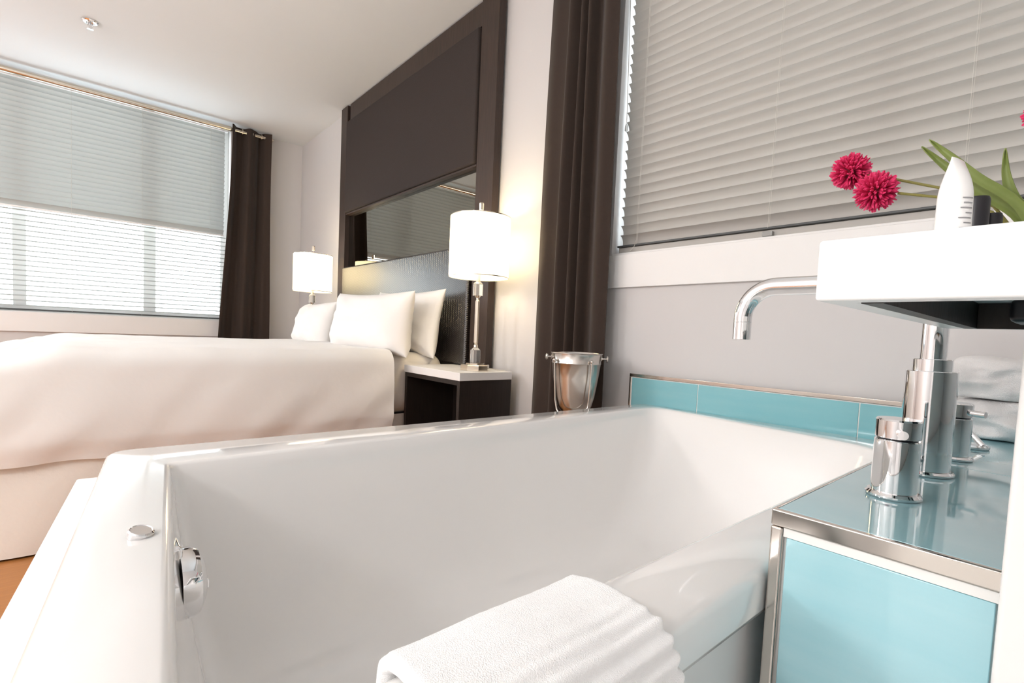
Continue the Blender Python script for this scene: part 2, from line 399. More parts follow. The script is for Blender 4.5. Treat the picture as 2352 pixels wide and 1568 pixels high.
# ------------------------------------------------------------------ table lamps
def octa(bm, prof, c, seg=8, rot=PI / 8):
    return lathe(bm, prof, c, seg, Matrix.Rotation(rot, 4, 'Z'))
def lamp(x, y, z, label):
    t = thing('table_lamp', label, 'lamp', (x, y, z), 'lamps beside the bed')
    b = B(); octa(b, [(.073, 0), (.073, .026), (.068, .030)], (x, y, z + .0005))
    base = obj('base', b, 'nickel', t)
    b = B(); octa(b, [(.046, 0), (.046, .006), (.030, .008)], (x, y, z + .031)); q = obj('base_collar', b, 'nickel', base); q.location = (0, 0, 0)
    b = B(); octa(b, [(.026, 0), (.026, .062), (.012, .074)], (x, y, z + .040)); obj('crystal_block', b, 'crystal', t)
    b = B(); lathe(b, [(.011, 0), (.011, .010), (.007, .016), (.011, .024)], (x, y, z + .115), 20); obj('collar', b, 'nickel', t, smooth=True)
    b = B(); octa(b, [(.0115, 0), (.0115, .205)], (x, y, z + .139)); obj('stem', b, 'nickel', t)
    b = B(); lathe(b, [(.011, 0), (.007, .008), (.007, .014), (.016, .026)], (x, y, z + .344), 20); obj('collar', b, 'nickel', t, smooth=True)
    b = B(); octa(b, [(.026, 0), (.026, .058), (.012, .070)], (x, y, z + .370)); obj('crystal_block', b, 'crystal', t)
    b = B(); cyl(b, (x, y, z + .440), (x, y, z + .53), .010, 20); obj('socket', b, 'nickel', t, smooth=True)
    b = B(); sphere(b, (x, y, z + .565), .028, 20); obj('bulb', b, 'bulb', t, smooth=True)
    b = B(); lathe(b, [(.147, 0), (.147, .290)], (x, y, z + .460), 64, cap=False)
    sh = solid(obj('lamp_shade', b, 'shade', t, smooth=True), .002)
    b = B()
    for zz in (z + .460, z + .750):
        b = B(); lathe(b, [(.1476, -.002), (.1492, -.002), (.1492, .002), (.1476, .002), (.1476, -.002)], (x, y, zz), 64, cap=False)
        obj('shade_rim', b, 'nickel', t, smooth=True)
    b = B()
    for k in range(3):
        a = k * 2 * PI / 3; cyl(b, (x, y, z + .738), (x + .146 * math.cos(a), y + .146 * math.sin(a), z + .746), .0012, 6)
    obj('shade_spider', b, 'nickel', t, smooth=True)
    b = B(); cyl(b, (x, y, z + .585), (x, y, z + .788), .002, 8); obj('harp_rod', b, 'nickel', t)
    b = B(); lathe(b, [(.004, 0), (.0115, .003), (.0125, .034), (.009, .039)], (x, y, z + .785), 8); obj('finial', b, 'nickel', t)
    l = bpy.data.lights.new('lamp_bulb_light', 'POINT'); l.energy = 3.4; l.color = (1, .78, .48); l.shadow_soft_size = .05
    lo = bpy.data.objects.new('lamp_bulb_light', l); C.objects.link(lo); lo.location = (x, y, z + .64)
    return t
lamp(-2.002, 1.490, .6605, 'lit table lamp with white drum shade nearest the tub, right of the pillows')
lamp(-4.14, 1.420, .6605, 'lit table lamp with white drum shade on the far side of the bed')
b = B(); tube(b, [(-2.05, 1.575, .664), (-2.0, 1.59, .668), (-1.96, 1.61, .664), (-1.93, 1.628, .664)], .0022, 8)
tag(obj('lamp_cord', b, 'cord', smooth=True), 'thin pale cord behind the nearer lamp base on the nightstand', 'cord')

# ------------------------------------------------------------------ bed
BX0, BX1, BY0, BY1 = -3.93, -2.425, -.30, 1.612
bed = thing('bed', 'queen bed with warm white sheet and pleated bed skirt before the headboard', 'bed', ((BX0 + BX1) / 2, .6, 0))
obj('base', bx(BX0 + .05, BX1 - .05, BY0 + .05, BY1 - .01, .02, .37), 'linen2', bed)
def rbox(x0, x1, y0, y1, z0, z1, r, nx, ny, nn, amp=0, sc=4, crown=0, sd=0):
    b = B()
    bmesh.ops.create_cube(b, size=2)
    bmesh.ops.subdivide_edges(b, edges=b.edges, cuts=max(nx, ny), use_grid_fill=True)
    c = Vector(((x0 + x1) / 2, (y0 + y1) / 2, (z0 + z1) / 2)); h = Vector(((x1 - x0) / 2, (y1 - y0) / 2, (z1 - z0) / 2))
    for v in b.verts:
        p = Vector((v.co.x * h.x, v.co.y * h.y, v.co.z * h.z))
        # denser near the rims
        inner = Vector([max(-(h[i] - min(r, h[i] * .98)), min(h[i] - min(r, h[i] * .98), p[i])) for i in range(3)])
        d = p - inner
        if d.length > 1e-6:
            rr = [min(r, h[i] * .98) for i in range(3)]
            dn = Vector([d[i] / rr[i] for i in range(3)]); m_ = max(abs(q) for q in dn); dn = dn.normalized() * m_ if dn.length else dn
            p = inner + Vector([dn[i] * rr[i] for i in range(3)])
        n_ = nz(p.x + sd, p.y, p.z, sc) * amp
        p += (d.normalized() if d.length > 1e-6 else Vector((0, 0, 1))) * n_
        if crown and p.z > 0: p.z += crown * (1 - (p.x / h.x) ** 2) * (1 - (p.y / h.y) ** 2)
        v.co = p + c
    return b
obj('mattress_with_sheet', rbox(BX0, BX1, BY0 + .02, BY1, .385, .722, .10, 40, 40, 40, .006, 5), 'linen2', bed, smooth=True, angle=80)
# skirt: near side, foot, far side, pleated cloth from under the mattress to the floor
def skirt_pt(u, v):
    L1 = BY1 - BY0; L2 = BX1 - BX0; tot = 2 * L1 + L2; s = u * tot
    z = lerp(.008, .388, v); w = (1 - v)
    wav = (.010 * math.sin(s * 15 + 3 * v) + .010 * nz(s * 3, v * 2, 5)) * (.25 + w)
    o = .002 + .022 * w + wav
    if s < L1: return (BX1 + .035 + o if BY1 - s < 1.25 else BX1 - .03 + o, BY1 - s, z)
    if s < L1 + L2: return (BX1 - .03 - (s - L1) * (L2 - .06) / L2, BY0 + .03 - o, z)
    return (BX0 + .03 - o, BY0 + (s - L1 - L2), z)
b = B(); grid(b, skirt_pt, 420, 14)
solid(obj('bed_skirt', b, 'linen2', bed, smooth=True, angle=80), .003)
# duvet: cloth folded over near side, foot and far side
r = .07; ix0, ix1, iy0 = BX0 + r - .03, -2.35 - r, BY0 + r - .03
def duvet_pt(u, v):
    W = ix1 - ix0; dr = .44
    s = lerp(-dr, W + dr, u); t = lerp(-dr, 1.225 - iy0, v)
    dx = max(0, -s, s - W); sg = -1 if s < 0 else 1; dt = max(0, -t)
    cx = ix0 + min(max(s, 0), W); cy = iy0 + max(t, 0)
    d = math.hypot(dx, dt)
    top = .726 + .012 * math.sin(PI * min(max(s / W, 0), 1)) ** .7 + .010 * nz(cx, cy, 2, 2.2) + .006 * nz(cx, cy, 8, 6)
    off = .04 * (1 - sm((cy - iy0) / .22)); top -= off
    if d > 0:
        ex, ey = sg * dx / d, -dt / d
        q_ = r * (1 + 1.0 * min(1, dt / .05))
        if d < r * PI / 2: o, dn = r * math.sin(d / r), r * (1 - math.cos(d / r))
        else: o, dn = r, r + d - r * PI / 2
        k = min(1, dn / .3)
        along = cy if dx > dt else cx
        o += k * (.012 * math.sin(PI * min(1, dn / .38)) + .018 * nz(along * 2.2 + dn * 1.4, dn * 1.5, 4) + .012 * nz(along * 6 + dn * 6, dn * 3, 7))
        if dn > .33: o -= (dn - .33) * .25
        dn *= 1 - off / .45
        return (cx + ex * o, cy + ey * o, top - dn)
    return (cx, cy, top)
b = B(); grid(b, duvet_pt, 170, 150)
dv = solid(obj('duvet', b, 'linen', None, smooth=True, angle=85), .016)
tag(dv, 'thick white duvet spread over the bed and hanging down its side', 'duvet')

# ------------------------------------------------------------------ pillows
def pillow(name, w, h, t, loc, rot, label, seed, m='linen'):
    b = B(); n = 34
    def f(sgn):
        def g(u, v):
            u = math.sin((u - .5) * PI); v = math.sin((v - .5) * PI)
            px_ = w / 2 * u * (1 - .07 * (1 - v * v)); pz_ = h / 2 * v * (1 - .10 * (1 - u * u))
            th = t / 2 * (max(0, (1 - u ** 4) * (1 - v ** 4))) ** .55 * (1 - .18 * v)
            wr = .016 * nz(u * 2.0 + seed, v * 1.5, seed) + .012 * nz(u * 4 + v * 2.5, v * 3 - seed, seed) + .004 * nz(u * 9 + v * 7, v * 4 - seed, seed) + .004 * math.sin(9 * u * (1 + .6 * v) + seed) * (u * u) 
            return (px_, sgn * (th + wr * (1 - u ** 8) * (1 - v ** 8)), pz_)
        return g
    grid(b, f(-1), n, n); grid(b, f(1), n, n)
    bmesh.ops.remove_doubles(b, verts=b.verts, dist=1e-5)
    o = obj(name, b, m, None, smooth=True, angle=120)
    o.location = loc; o.rotation_euler = rot
    return tag(o, label, 'pillow', 'pillows on the bed')
R = math.radians
pillow('pillow', .74, .40, .15, (-2.755, 1.500, .890), (R(-10), 0, R(3)), 'white pillow leaning on the headboard beside the nearer lamp', 1)
pillow('pillow', .76, .36, .20, (-2.735, 1.270, .878), (R(-7), R(0), R(8)), 'plump white pillow in front of the pair nearest the tub', 2)
pillow('pillow', .70, .38, .15, (-3.56, 1.505, .872), (R(-12), 0, 0), 'shaded white pillow behind the front pillow on the far side of the bed', 3)
pillow('pillow', .68, .33, .22, (-3.60, 1.270, .850), (R(-12), 0, R(-4)), 'front white pillow on the far side of the bed, below the farther lamp', 4)

# ------------------------------------------------------------------ bathtub
tub = thing('bathtub', 'large white rectangular soaking tub in the foreground', 'bathtub', (-.66, .8, 0))
NC, NS = 10, 18
def loop(cs, r, z, zf=None):
    """rounded quadrilateral cs=[FL,FR,NR,NL] -> list of points (same count always)"""
    pts = []; n = 4
    for i in range(n):
        p = Vector(cs[i]); a = (Vector(cs[i - 1]) - p).normalized(); c = (Vector(cs[(i + 1) % n]) - p).normalized()
        rr = r[i] if isinstance(r, (list, tuple)) else r
        p0 = p + a * rr; p1 = p + c * rr
        for k in range(NC + 1):
            t = k / NC; q = p0 * (1 - t) ** 2 + p * 2 * t * (1 - t) + p1 * t * t
            pts.append(q)
        nx_ = Vector(cs[(i + 1) % n]); rn = r[(i + 1) % n] if isinstance(r, (list, tuple)) else r
        e = nx_ + (p - nx_).normalized() * rn
        for k in range(1, NS): pts.append(p1.lerp(e, k / NS))
    return [Vector((q.x, q.y, z)) for q in pts]
def inset(cs, d):
    out = []; n = 4; cen = sum((Vector(c) for c in cs), Vector((0, 0))) / 4
    for i in range(n):
        p = Vector(cs[i]); a = (Vector(cs[i - 1]) - p).normalized(); c = (Vector(cs[(i + 1) % n]) - p).normalized()
        out.append(tuple(p + (a + c) * d))
    return out
OUT = [(-1.185, .036), (-1.142, 1.684), (-.222, 1.684), (-.222, -.066)]
INN = [(-1.030, .118), (-1.052, 1.632), (-.312, 1.530), (-.316, .040)]
BOT = [(-.905, .20), (-.905, 1.22), (-.46, 1.20), (-.46, .16)]
ro = [.035, .05, .03, .03]; rin = [.018, .09, .12, .03]; rb = [.06, .16, .16, .06]
loops = [loop(inset(OUT, .020), ro, .548), loop(inset(OUT, .001), ro, .548), loop(OUT, ro, .553), loop(OUT, ro, .588), loop(inset(OUT, .003), ro, .5955), loop(inset(OUT, .010), ro, .600),
         loop(inset(INN, -.010), rin, .600), loop(inset(INN, -.004), rin, .5985), loop(inset(INN, 0), rin, .594)]
prof = [(.03, .05), (.07, .12), (.13, .24), (.20, .38), (.28, .52), (.36, .65), (.46, .77), (.58, .87), (.72, .94), (.86, .985), (1, 1)]
for h_, z_ in prof:
    cs = [tuple(Vector(a).lerp(Vector(b_), h_)) for a, b_ in zip(INN, BOT)]
    loops.append(loop(cs, [lerp(a, b_, h_) for a, b_ in zip(rin, rb)], .594 - .424 * z_))
for k in (.6, .3, .06): loops.append(loop([tuple(Vector((-.68, .70)).lerp(Vector(c), k)) for c in BOT], [x * k for x in rb], .170 - .006 * (1 - k)))
b = B(); vl = [[b.verts.new(p) for p in L] for L in loops]
for a, c in zip(vl, vl[1:]): bridge(b, a, c)
b.faces.new(vl[-1])
obj('tub_shell', b, 'acrylic', tub, smooth=True, angle=100)
# outer skirt under the rim, and the low white panel at the tub's foot
b = B(); cs = inset(OUT, .022); l0 = [b.verts.new(p) for p in loop(cs, ro, 0.0)]; l1 = [b.verts.new(p) for p in loop(cs, ro, .5475)]
bridge(b, l0, l1); solid(obj('apron', b, 'white', tub, smooth=True, angle=60), .006)
b = B(); q = [(-1.163, -.006), (-1.160, .034), (-.24, -.064), (-.24, -.104)]
lo_ = [b.verts.new((x, y, 0)) for x, y in q]; hi = [b.verts.new((x, y, .558)) for x, y in q]
bridge(b, lo_, hi); b.faces.new(lo_[::-1]); b.faces.new(hi)
obj('foot_panel', b, 'white', tub, bevel=.003)
# air button on the rim
b = B(); lathe(b, [(.0130, -.004), (.0130, .002), (.0112, .0035), (.0104, .0026)], (-.697, .052, .6042), 32, Matrix.Rotation(R(14), 4, Vector((-.6, .8, 0))))
o_ = obj('air_button', b, 'chrome', tub, smooth=True); o_['label'] = 'round chrome button let into the rim'
# overflow fitting on the end wall
ov = obj('overflow_plate', bx(-.796, -.752, .084, .101, .444, .556), 'chrome', tub, bevel=.006, seg=3)
b = B(); mr = Matrix.Rotation(R(-90), 4, 'X')
lathe(b, [(.046, 0), (.046, .014), (.042, .022), (.028, .029), (.006, .032)], (-.772, .098, .498), 40, mr)
q = obj('overflow_knob', b, 'chrome', ov, smooth=True); q.location = (0, 0, 0)
b = B(); box(b, -.792, -.762, .120, .133, .485, .500); q = obj('overflow_grip', b, 'chrome', ov, bevel=.003); q.location = (0, 0, 0)

# ------------------------------------------------------------------ tiled strip on the wall behind the tub
st = thing('tiled_ledge', 'low strip of teal tiles with steel trim on the wall behind the tub', 'tiled strip', (-.7, YW, .55))
y0, y1 = YW - .0125, YW - .0005
obj('grout_bed', bx(-1.212, -.222, y0 + .002, y1, 0, .699), 'grout', st)
xs = [-1.206, -.920, -.424, -.222]
for a, c in zip(xs, xs[1:]): obj('wall_tile', bx(a + .0025, c - .0005, y0, y0 + .006, .552, .6965), 'striptile', st, bevel=.0008)
b = B(); box(b, -1.216, -.222, y0 - .0015, y1, .700, .7125); box(b, -1.216, -1.209, y0 - .0015, y1, .56, .6995)
obj('steel_trim', b, 'trimsteel', st, bevel=.001)

# ------------------------------------------------------------------ tiled faucet ledge
lx0, lx1, ly0, ly1, lz = -.2195, .60, .582, 1.690, .670
lg = thing('faucet_ledge', 'box ledge clad in teal glass tiles beside the tub, carrying the chrome taps', 'tiled ledge', (0, 1.1, 0))
obj('core', bx(lx0 + .006, lx1, ly0 + .006, ly1, 0, lz - .004), 'grout', lg)
ys = [ly0 + .006, 1.056, ly1]
for a, c in zip(ys, ys[1:]): obj('top_tile', bx(lx0 + .004, lx1 - .001, a + .001, c - .001, lz - .0035, lz), 'tile', lg, bevel=.0006)
obj('front_tile', bx(lx0 + .0165, -.0375, ly0, ly0 + .0055, .30, lz - .0285), 'tile', lg, bevel=.001)
obj('front_tile', bx(-.0345, lx1 - .001, ly0, ly0 + .0055, .30, lz - .0285), 'tile', lg, bevel=.001)
obj('front_tile', bx(lx0 + .0165, lx1 - .001, ly0, ly0 + .0055, .002, .296), 'tile', lg, bevel=.001)
obj('left_tile', bx(lx0 + .001, lx0 + .0055, ly0 + .012, ly1, .002, lz - .012), 'tile', lg)
obj('grout_line', bx(lx0 + .013, lx1 - .001, ly0 + .0005, ly0 + .0055, lz - .028, lz - .0185), 'grout', lg)
b = B(); box(b, lx0, lx1 - .001, ly0 - .002, ly0 + .0055, lz - .018, lz + .0005); obj('front_trim', b, 'trimsteel', lg, bevel=.002, seg=3)
b = B(); box(b, lx0, lx0 + .0125, ly0 - .002, ly0 + .0055, .002, lz - .0185); obj('corner_trim', b, 'trimsteel', lg, bevel=.0025, seg=3)
b = B(); box(b, lx0, lx0 + .0035, ly0 + .006, ly1, lz - .012, lz + .0005); obj('edge_trim', b, 'trimsteel', lg, bevel=.0012)

# ------------------------------------------------------------------ taps
def tap_handle(x, y, label, ang):
    t = thing('tap_handle', label, 'tap handle', (x, y, lz), 'tap handles on the tiled ledge')
    b = B(); lathe(b, [(.0275, 0), (.0290, .002), (.0290, .004), (.0265, .007)], (x, y, lz + .0003), 48); obj('base_ring', b, 'chrome', t, smooth=True)
    b = B(); lathe(b, [(.0235, 0), (.0235, .0635), (.0225, .0645)], (x, y, lz + .007), 48); obj('body', b, 'chrome', t, smooth=True)
    b = B(); lathe(b, [(.0205, 0), (.0205, .002)], (x, y, lz + .0715), 32); obj('gap_ring', b, 'black', t)
    b = B(); lathe(b, [(.0225, 0), (.0235, .001), (.0235, .0215), (.0220, .0235), (.0001, .0237)], (x, y, lz + .0735), 48); cp = obj('cap', b, 'chrome', t, smooth=True)
    dx, dy = math.cos(ang), math.sin(ang)
    b = B(); tube(b, [(x + dx * .018, y + dy * .018, lz + .082), (x + dx * .042, y + dy * .042, lz + .082)], .0052, 20)
    q = obj('lever_pin', b, 'chrome', cp, smooth=True); q.location = (0, 0, 0)
    return t
tap_handle(-.149, .763, 'chrome tap handle nearest the front edge of the teal ledge', R(-72))
tap_handle(-.145, 1.130, 'chrome tap handle behind the tall spout, beside the folded towels', R(-20))
fx, fy = -.153, .955
ft = thing('bath_spout', 'tall chrome gooseneck spout rising from the ledge and arching over the tub', 'faucet', (fx, fy, lz))
b = B(); lathe(b, [(.0350, 0), (.0365, .002), (.0365, .004), (.0340, .007)], (fx, fy, lz + .0003), 48); obj('base_ring', b, 'chrome', ft, smooth=True)
b = B(); lathe(b, [(.0312, 0), (.0312, .145), (.0302, .146)], (fx, fy, lz + .007), 56); obj('body', b, 'chrome', ft, smooth=True)
b = B(); lathe(b, [(.0240, 0), (.0240, .0165), (.0230, .0175)], (fx, fy, lz + .153), 48); obj('collar', b, 'chrome', ft, smooth=True)
sz, rbend = .957, .052; pts = [(fx, fy, lz + .170)]
for k in range(0, 13):
    a = PI / 2 * k / 12; pts.append((fx - rbend * (1 - math.cos(a)), fy, sz - rbend + rbend * math.sin(a)))
ex = fx - .285; rb2 = .058
for k in range(0, 15):
    a = PI / 2 * k / 14; pts.append((ex + rb2 - rb2 * math.sin(a), fy, sz - rb2 + rb2 * math.cos(a)))
pts.append((ex, fy, .892))
b = B(); tube(b, pts, .0160, 36); obj('gooseneck', b, 'chrome', ft, smooth=True)
b = B(); lathe(b, [(.0125, 0), (.0160, 0), (.0160, .032), (.0152, .033)], (ex, fy, .859), 40, cap=False); lathe(b, [(.0125, .002), (.0001, .002)], (ex, fy, .859), 40, cap=False)
obj('aerator', b, 'chrome', ft, smooth=True)
dl = thing('diverter_knob', 'low chrome disc with slanted rod, half hidden behind the farther tap handle', 'tap', (-.138, 1.30, lz))
b = B(); lathe(b, [(.026, 0), (.0275, .002), (.0275, .005), (.024, .008)], (-.140, 1.300, lz + .0003), 40); obj('base_ring', b, 'chrome', dl, smooth=True)
b = B(); tube(b, [(-.122, 1.29, lz + .008), (-.158, 1.31, lz + .045)], .005, 14); obj('rod', b, 'chrome', dl, smooth=True)

# ------------------------------------------------------------------ folded towels on the ledge
def towel(x0, x1, y0, y1, z0, z1, label, sd):
    b = rbox(x0, x1, y0, y1, z0, z1, (z1 - z0) * .46, 44, 44, 44, .006, 13, .006, sd)
    for v in b.verts:
        if v.co.z < z0: v.co.z = z0 + .0006
        f_ = (v.co.z - (z0 + z1) / 2) / (z1 - z0)
        if v.co.y < y0 + .05: v.co.y -= .022 * nz(v.co.x * 14, f_ * 3, sd) + .006 * nz(v.co.x * 40, f_ * 6, sd)
        v.co.z += .010 * nz(v.co.x * 11, v.co.y * 9, sd + 3) * max(0, f_) * 2 * (1 if z1 > lz + .1 else .3)
    o = obj('folded_towel', b, 'terry2', None, smooth=True, angle=100)
    return tag(o, label, 'towel', 'folded towels on the ledge')
towel(-.205, .16, 1.435, 1.672, lz + .0008, lz + .0835, 'white folded towel, lower of the two stacked behind the taps', 1)
towel(-.214, .15, 1.428, 1.670, lz + .0850, lz + .1660, 'white folded towel, upper of the two stacked behind the taps', 5)

# ------------------------------------------------------------------ towel over the tub rim
path = [(-.332, .50), (-.334, .55), (-.334, .585), (-.330, .604), (-.318, .616), (-.298, .621), (-.270, .6235), (-.243, .6225), (-.222, .617), (-.206, .603), (-.198, .583), (-.193, .55), (-.190, .50), (-.187, .45), (-.184, .40), (-.182, .34), (-.181, .28)]
pl = [Vector((x, 0, z)) for x, z in path]; cum = [0]
for a, c in zip(pl, pl[1:]): cum.append(cum[-1] + (c - a).length)
def pat(t):
    s = t * cum[-1]
    for i in range(len(pl) - 1):
        if s <= cum[i + 1] + 1e-9:
            k = (s - cum[i]) / (cum[i + 1] - cum[i]); p = pl[i].lerp(pl[i + 1], k); d = (pl[i + 1] - pl[i]).normalized()
            return p, Vector((-d.z, 0, d.x)), s
    return pl[-1], Vector((1, 0, 0)), s
def towel_loop(u):
    p, n_, s = pat(u); k = sm((s - .17) / .08); out = []
    NV, TH = 84, .0135
    e0 = .167 + .004 * nz(s * 20, 1, 3) - .004 * math.sin(s * 5); e1 = .3665 + .004 * nz(s * 18, 7, 3) + .006 * math.sin(s * 5 + .4)
    ph = 2 * PI * s / .0155
    e0 -= .0022 * k * math.sin(ph + 1.2); e1 += .0030 * k * math.sin(ph + 1.2)
    th = TH * min(1, .35 + 4 * min(u, 1 - u) * 6)
    def at(y, o):
        rib = .0022 * k * math.sin(ph + .8 * math.sin(y * 15))
        n2 = o + (rib + .0025 * nz(s * 14, y * 14, 2) + .0003 * nz(s * 160, y * 160, 2))
        return (p.x + n_.x * n2, y, p.z + n_.z * n2)
    for q in range(NV + 1): out.append(at(lerp(e0 + TH / 2, e1 - TH / 2, q / NV), 0))
    for q in range(1, 10):
        a = PI * q / 10; out.append(at(e1 - TH / 2 + math.sin(a) * TH / 2, -th / 2 + math.cos(a) * th / 2))
    for q in range(NV + 1): out.append(at(lerp(e1 - TH / 2, e0 + TH / 2, q / NV), -th))
    for q in range(1, 10):
        a = PI * q / 10; out.append(at(e0 + TH / 2 - math.sin(a) * TH / 2, -th / 2 - math.cos(a) * th / 2))
    return out
b = B(); rl = [[b.verts.new(p) for p in towel_loop(k / 380)] for k in range(381)]
for a, c in zip(rl, rl[1:]): bridge(b, a, c)
b.faces.new(rl[0]); b.faces.new(rl[-1])
tw = obj('hand_towel', b, 'terry', None, smooth=True, angle=100)
tag(tw, 'ribbed white towel draped over the near rim of the tub', 'towel')

# ------------------------------------------------------------------ wash basin (vanity slab)
sx0, sx1, sy0, sy1, sz0, sz1 = -.133, XR - .001, .400, .888, .8832, .9262
ws = thing('wash_basin', 'thick white square-edged basin slab jutting in from the right', 'basin', (.2, .64, sz0))
b = B(); f = .022
box(b, sx0, sx1, sy0, sy0 + f, sz0, sz1 - .006); box(b, sx0, sx1, sy1 - f, sy1, sz0, sz1 - .006)
box(b, sx0, sx0 + f, sy0 + f, sy1 - f, sz0, sz1 - .006); box(b, sx1 - f, sx1, sy0 + f, sy1 - f, sz0, sz1 - .006)
box(b, sx0, sx1, sy0, sy1, sz1 - .006, sz1)
bmesh.ops.remove_doubles(b, verts=b.verts, dist=1e-6)
# simple closed slab with a hollow below
b.free(); b = B()
def ringv(x0, x1, y0, y1, z): return [b.verts.new(p) for p in ((x0, y0, z), (x1, y0, z), (x1, y1, z), (x0, y1, z))]
o0 = ringv(sx0, sx1, sy0, sy1, sz0); o1 = ringv(sx0, sx1, sy0, sy1, sz1); i0 = ringv(sx0 + f, sx1 - f, sy0 + f, sy1 - f, sz0); i1 = ringv(sx0 + f, sx1 - f, sy0 + f, sy1 - f, sz1 - .012)
bridge(b, o0, o1); b.faces.new(o1); bridge(b, o0, i0); bridge(b, i0, i1); b.faces.new(i1)
obj('slab', b, 'basin', ws, bevel=.0025, seg=3)
e = .0008
b = B(); box(b, sx0 + f + e, sx0 + f + .014, sy0 + f + e, sy1 - f - e, sz0 - .0005, sz1 - .0125)
box(b, sx0 + f + .0145, sx1 - f - e, sy1 - f - .014, sy1 - f - e, sz0 - .0005, sz1 - .0125)
obj('wood_frame', b, 'wenge_dark', ws)
obj('bracket', bx(sx0 + .07, sx0 + .20, sy1 - f - .09, sy1 - f - .015, sz0 + .004, sz1 - .013), 'black', ws, bevel=.006)
obj('wood_block', bx(-.03, .20, .55, .60, sz0 + .010, sz1 - .013), 'floor', ws, bevel=.001)
obj('side_panel', bx(-.0315, XR - .001, .500, .572, 0, sz0 - .0006), 'white', ws, bevel=.004, seg=3)

# ------------------------------------------------------------------ things on the basin
tt = thing('cream_tube', 'white squeeze tube standing on its cap on the basin, in front of the flowers', 'tube', (-.087, .56, sz1))
tx, ty = -.0870, .575
b = B(); lathe(b, [(.0118, 0), (.0122, .001), (.0122, .0135), (.0116, .0145)], (tx, ty, sz1 + .0004), 32); obj('tube_cap', b, 'basin', tt, smooth=True)
b = B(); rings = []
for k in range(19):
    t = k / 18; z = sz1 + .0150 + .076 * t
    a = .0125 * (1 - .10 * t ** 2) * (1 - max(0, (t - .55) / .45) ** 2 * .88); c = .0125 * (1 - .0 * t) 
    # flattens towards the crimped end, which is seen edge-on
    rings.append([b.verts.new((tx + a * math.cos(2 * PI * i / 40), ty + c * math.sin(2 * PI * i / 40), z)) for i in range(40)])
for a, c in zip(rings, rings[1:]): bridge(b, a, c)
b.faces.new(rings[0][::-1]); b.faces.new(rings[-1])
mr = Matrix.Rotation(R(-12), 4, 'Z')
for v in b.verts: v.co = mr @ (v.co - Vector((tx, ty, 0))) + Vector((tx, ty, 0))
bd = obj('tube_body', b, 'basin', tt, smooth=True)
b = B()
for k, w_ in enumerate((.010, .007, .011, .006, .010, .008, .009)):
    z = sz1 + .030 + .0042 * k
    for i in range(6):
        a0 = R(-52 - i * w_ * 500 * .9) * 1; a1 = R(-52 - (i + 1) * w_ * 500 * .9)
    n_ = 6; rr = .01285; vs = []
    for i in range(n_ + 1):
        a = R(-18) - (w_ / rr) * i / n_
        vs.append((tx + rr * math.cos(a), ty + rr * math.sin(a)))
    for (xa, ya), (xb, yb) in zip(vs, vs[1:]):
        q = [b.verts.new(p) for p in ((xa, ya, z), (xb, yb, z), (xb, yb, z + .0009), (xa, ya, z + .0009))]; b.faces.new(q)
q = obj('printed_lines', b, 'label', bd); q.location = (0, 0, 0); solid(q, .0002)
for (bx_, by_, r_, h_, lb) in ((-.0850, .672, .0105, .078, 'black tiny bottle just behind the white tube, tallest of three'),
                               (-.0760, .700, .0085, .066, 'black tiny bottle on the basin, middle in height of three'),
                               (-.0700, .722, .0070, .056, 'black tiny bottle on the basin, shortest of three')):
    b = B(); lathe(b, [(r_ * .96, 0), (r_, .001), (r_, h_ - .003), (r_ * .9, h_), (.0001, h_ + .0002)], (bx_, by_, sz1 + .0004), 28)
    tag(obj('toiletry_bottle', b, 'black', None, smooth=True), lb, 'bottle', 'black toiletry bottles on the basin')

# ------------------------------------------------------------------ flowers in a small vase
vx, vy = -.040, .805
vs_ = thing('bud_vase', 'low white bud vase at the back of the basin holding the flowers', 'vase', (vx, vy, sz1))
b = B(); lathe(b, [(.022, 0), (.027, .004), (.029, .025), (.024, .050), (.018, .062), (.016, .062), (.021, .048), (.025, .025), (.022, .006), (.0001, .006)], (vx, vy, sz1 + .0004), 36)
obj('vase_body', b, 'basin', vs_, smooth=True)
def bloom(bm, c, r, n=300, sd=0):
    rnd = random.Random(sd); c = Vector(c)
    for k in range(n):
        z = 1 - 2 * (k + .5) / n; a = k * 2.39996; s = math.sqrt(1 - z * z)
        d = Vector((s * math.cos(a), s * math.sin(a), z)) + Vector((rnd.uniform(-.14, .14), rnd.uniform(-.14, .14), rnd.uniform(-.14, .14)))
        d.normalize(); L = r * rnd.uniform(.86, 1.04); w = r * .075
        u = d.orthogonal().normalized(); u = (Matrix.Rotation(rnd.uniform(0, 6.28), 3, d) @ u); q = d.cross(u)
        def ring(f_, ww, bend=0): return [bm.verts.new(c + d * L * f_ + u * (ww * math.cos(t) + bend) + q * ww * math.sin(t) * .6) for t in (0, PI / 2, PI, 3 * PI / 2)]
        rs = [ring(.15, w * .35), ring(.6, w * .8), ring(.88, w * 1.15, w * .4), ring(1.0, w * .5, w * .9)]
        for a_, b_ in zip(rs, rs[1:]): bridge(bm, a_, b_)
        bm.faces.new(rs[-1])
def flower(c, r, stem, label, sd, tip_dir):
    t = thing('flower', label, 'flower', c, 'magenta pompom flowers')
    b = B(); bloom(b, c, r, 320, sd); obj('bloom', b, 'petal', t)
    b = B(); sphere(b, c, r * .45, 16); obj('bloom_core', b, 'pink', t, smooth=True)
    b = B(); tube(b, stem, .0016, 10); obj('stem', b, 'stem', t, smooth=True)
flower((-.227, .780, 1.0865), .0240, [(-.212, .781, 1.079), (-.176, .782, 1.066), (-.128, .785, 1.046), (-.085, .792, 1.020), (vx - .006, vy, sz1 + .03)], 'magenta pompom flower, farther left of the pair leaning over the basin', 1, None)
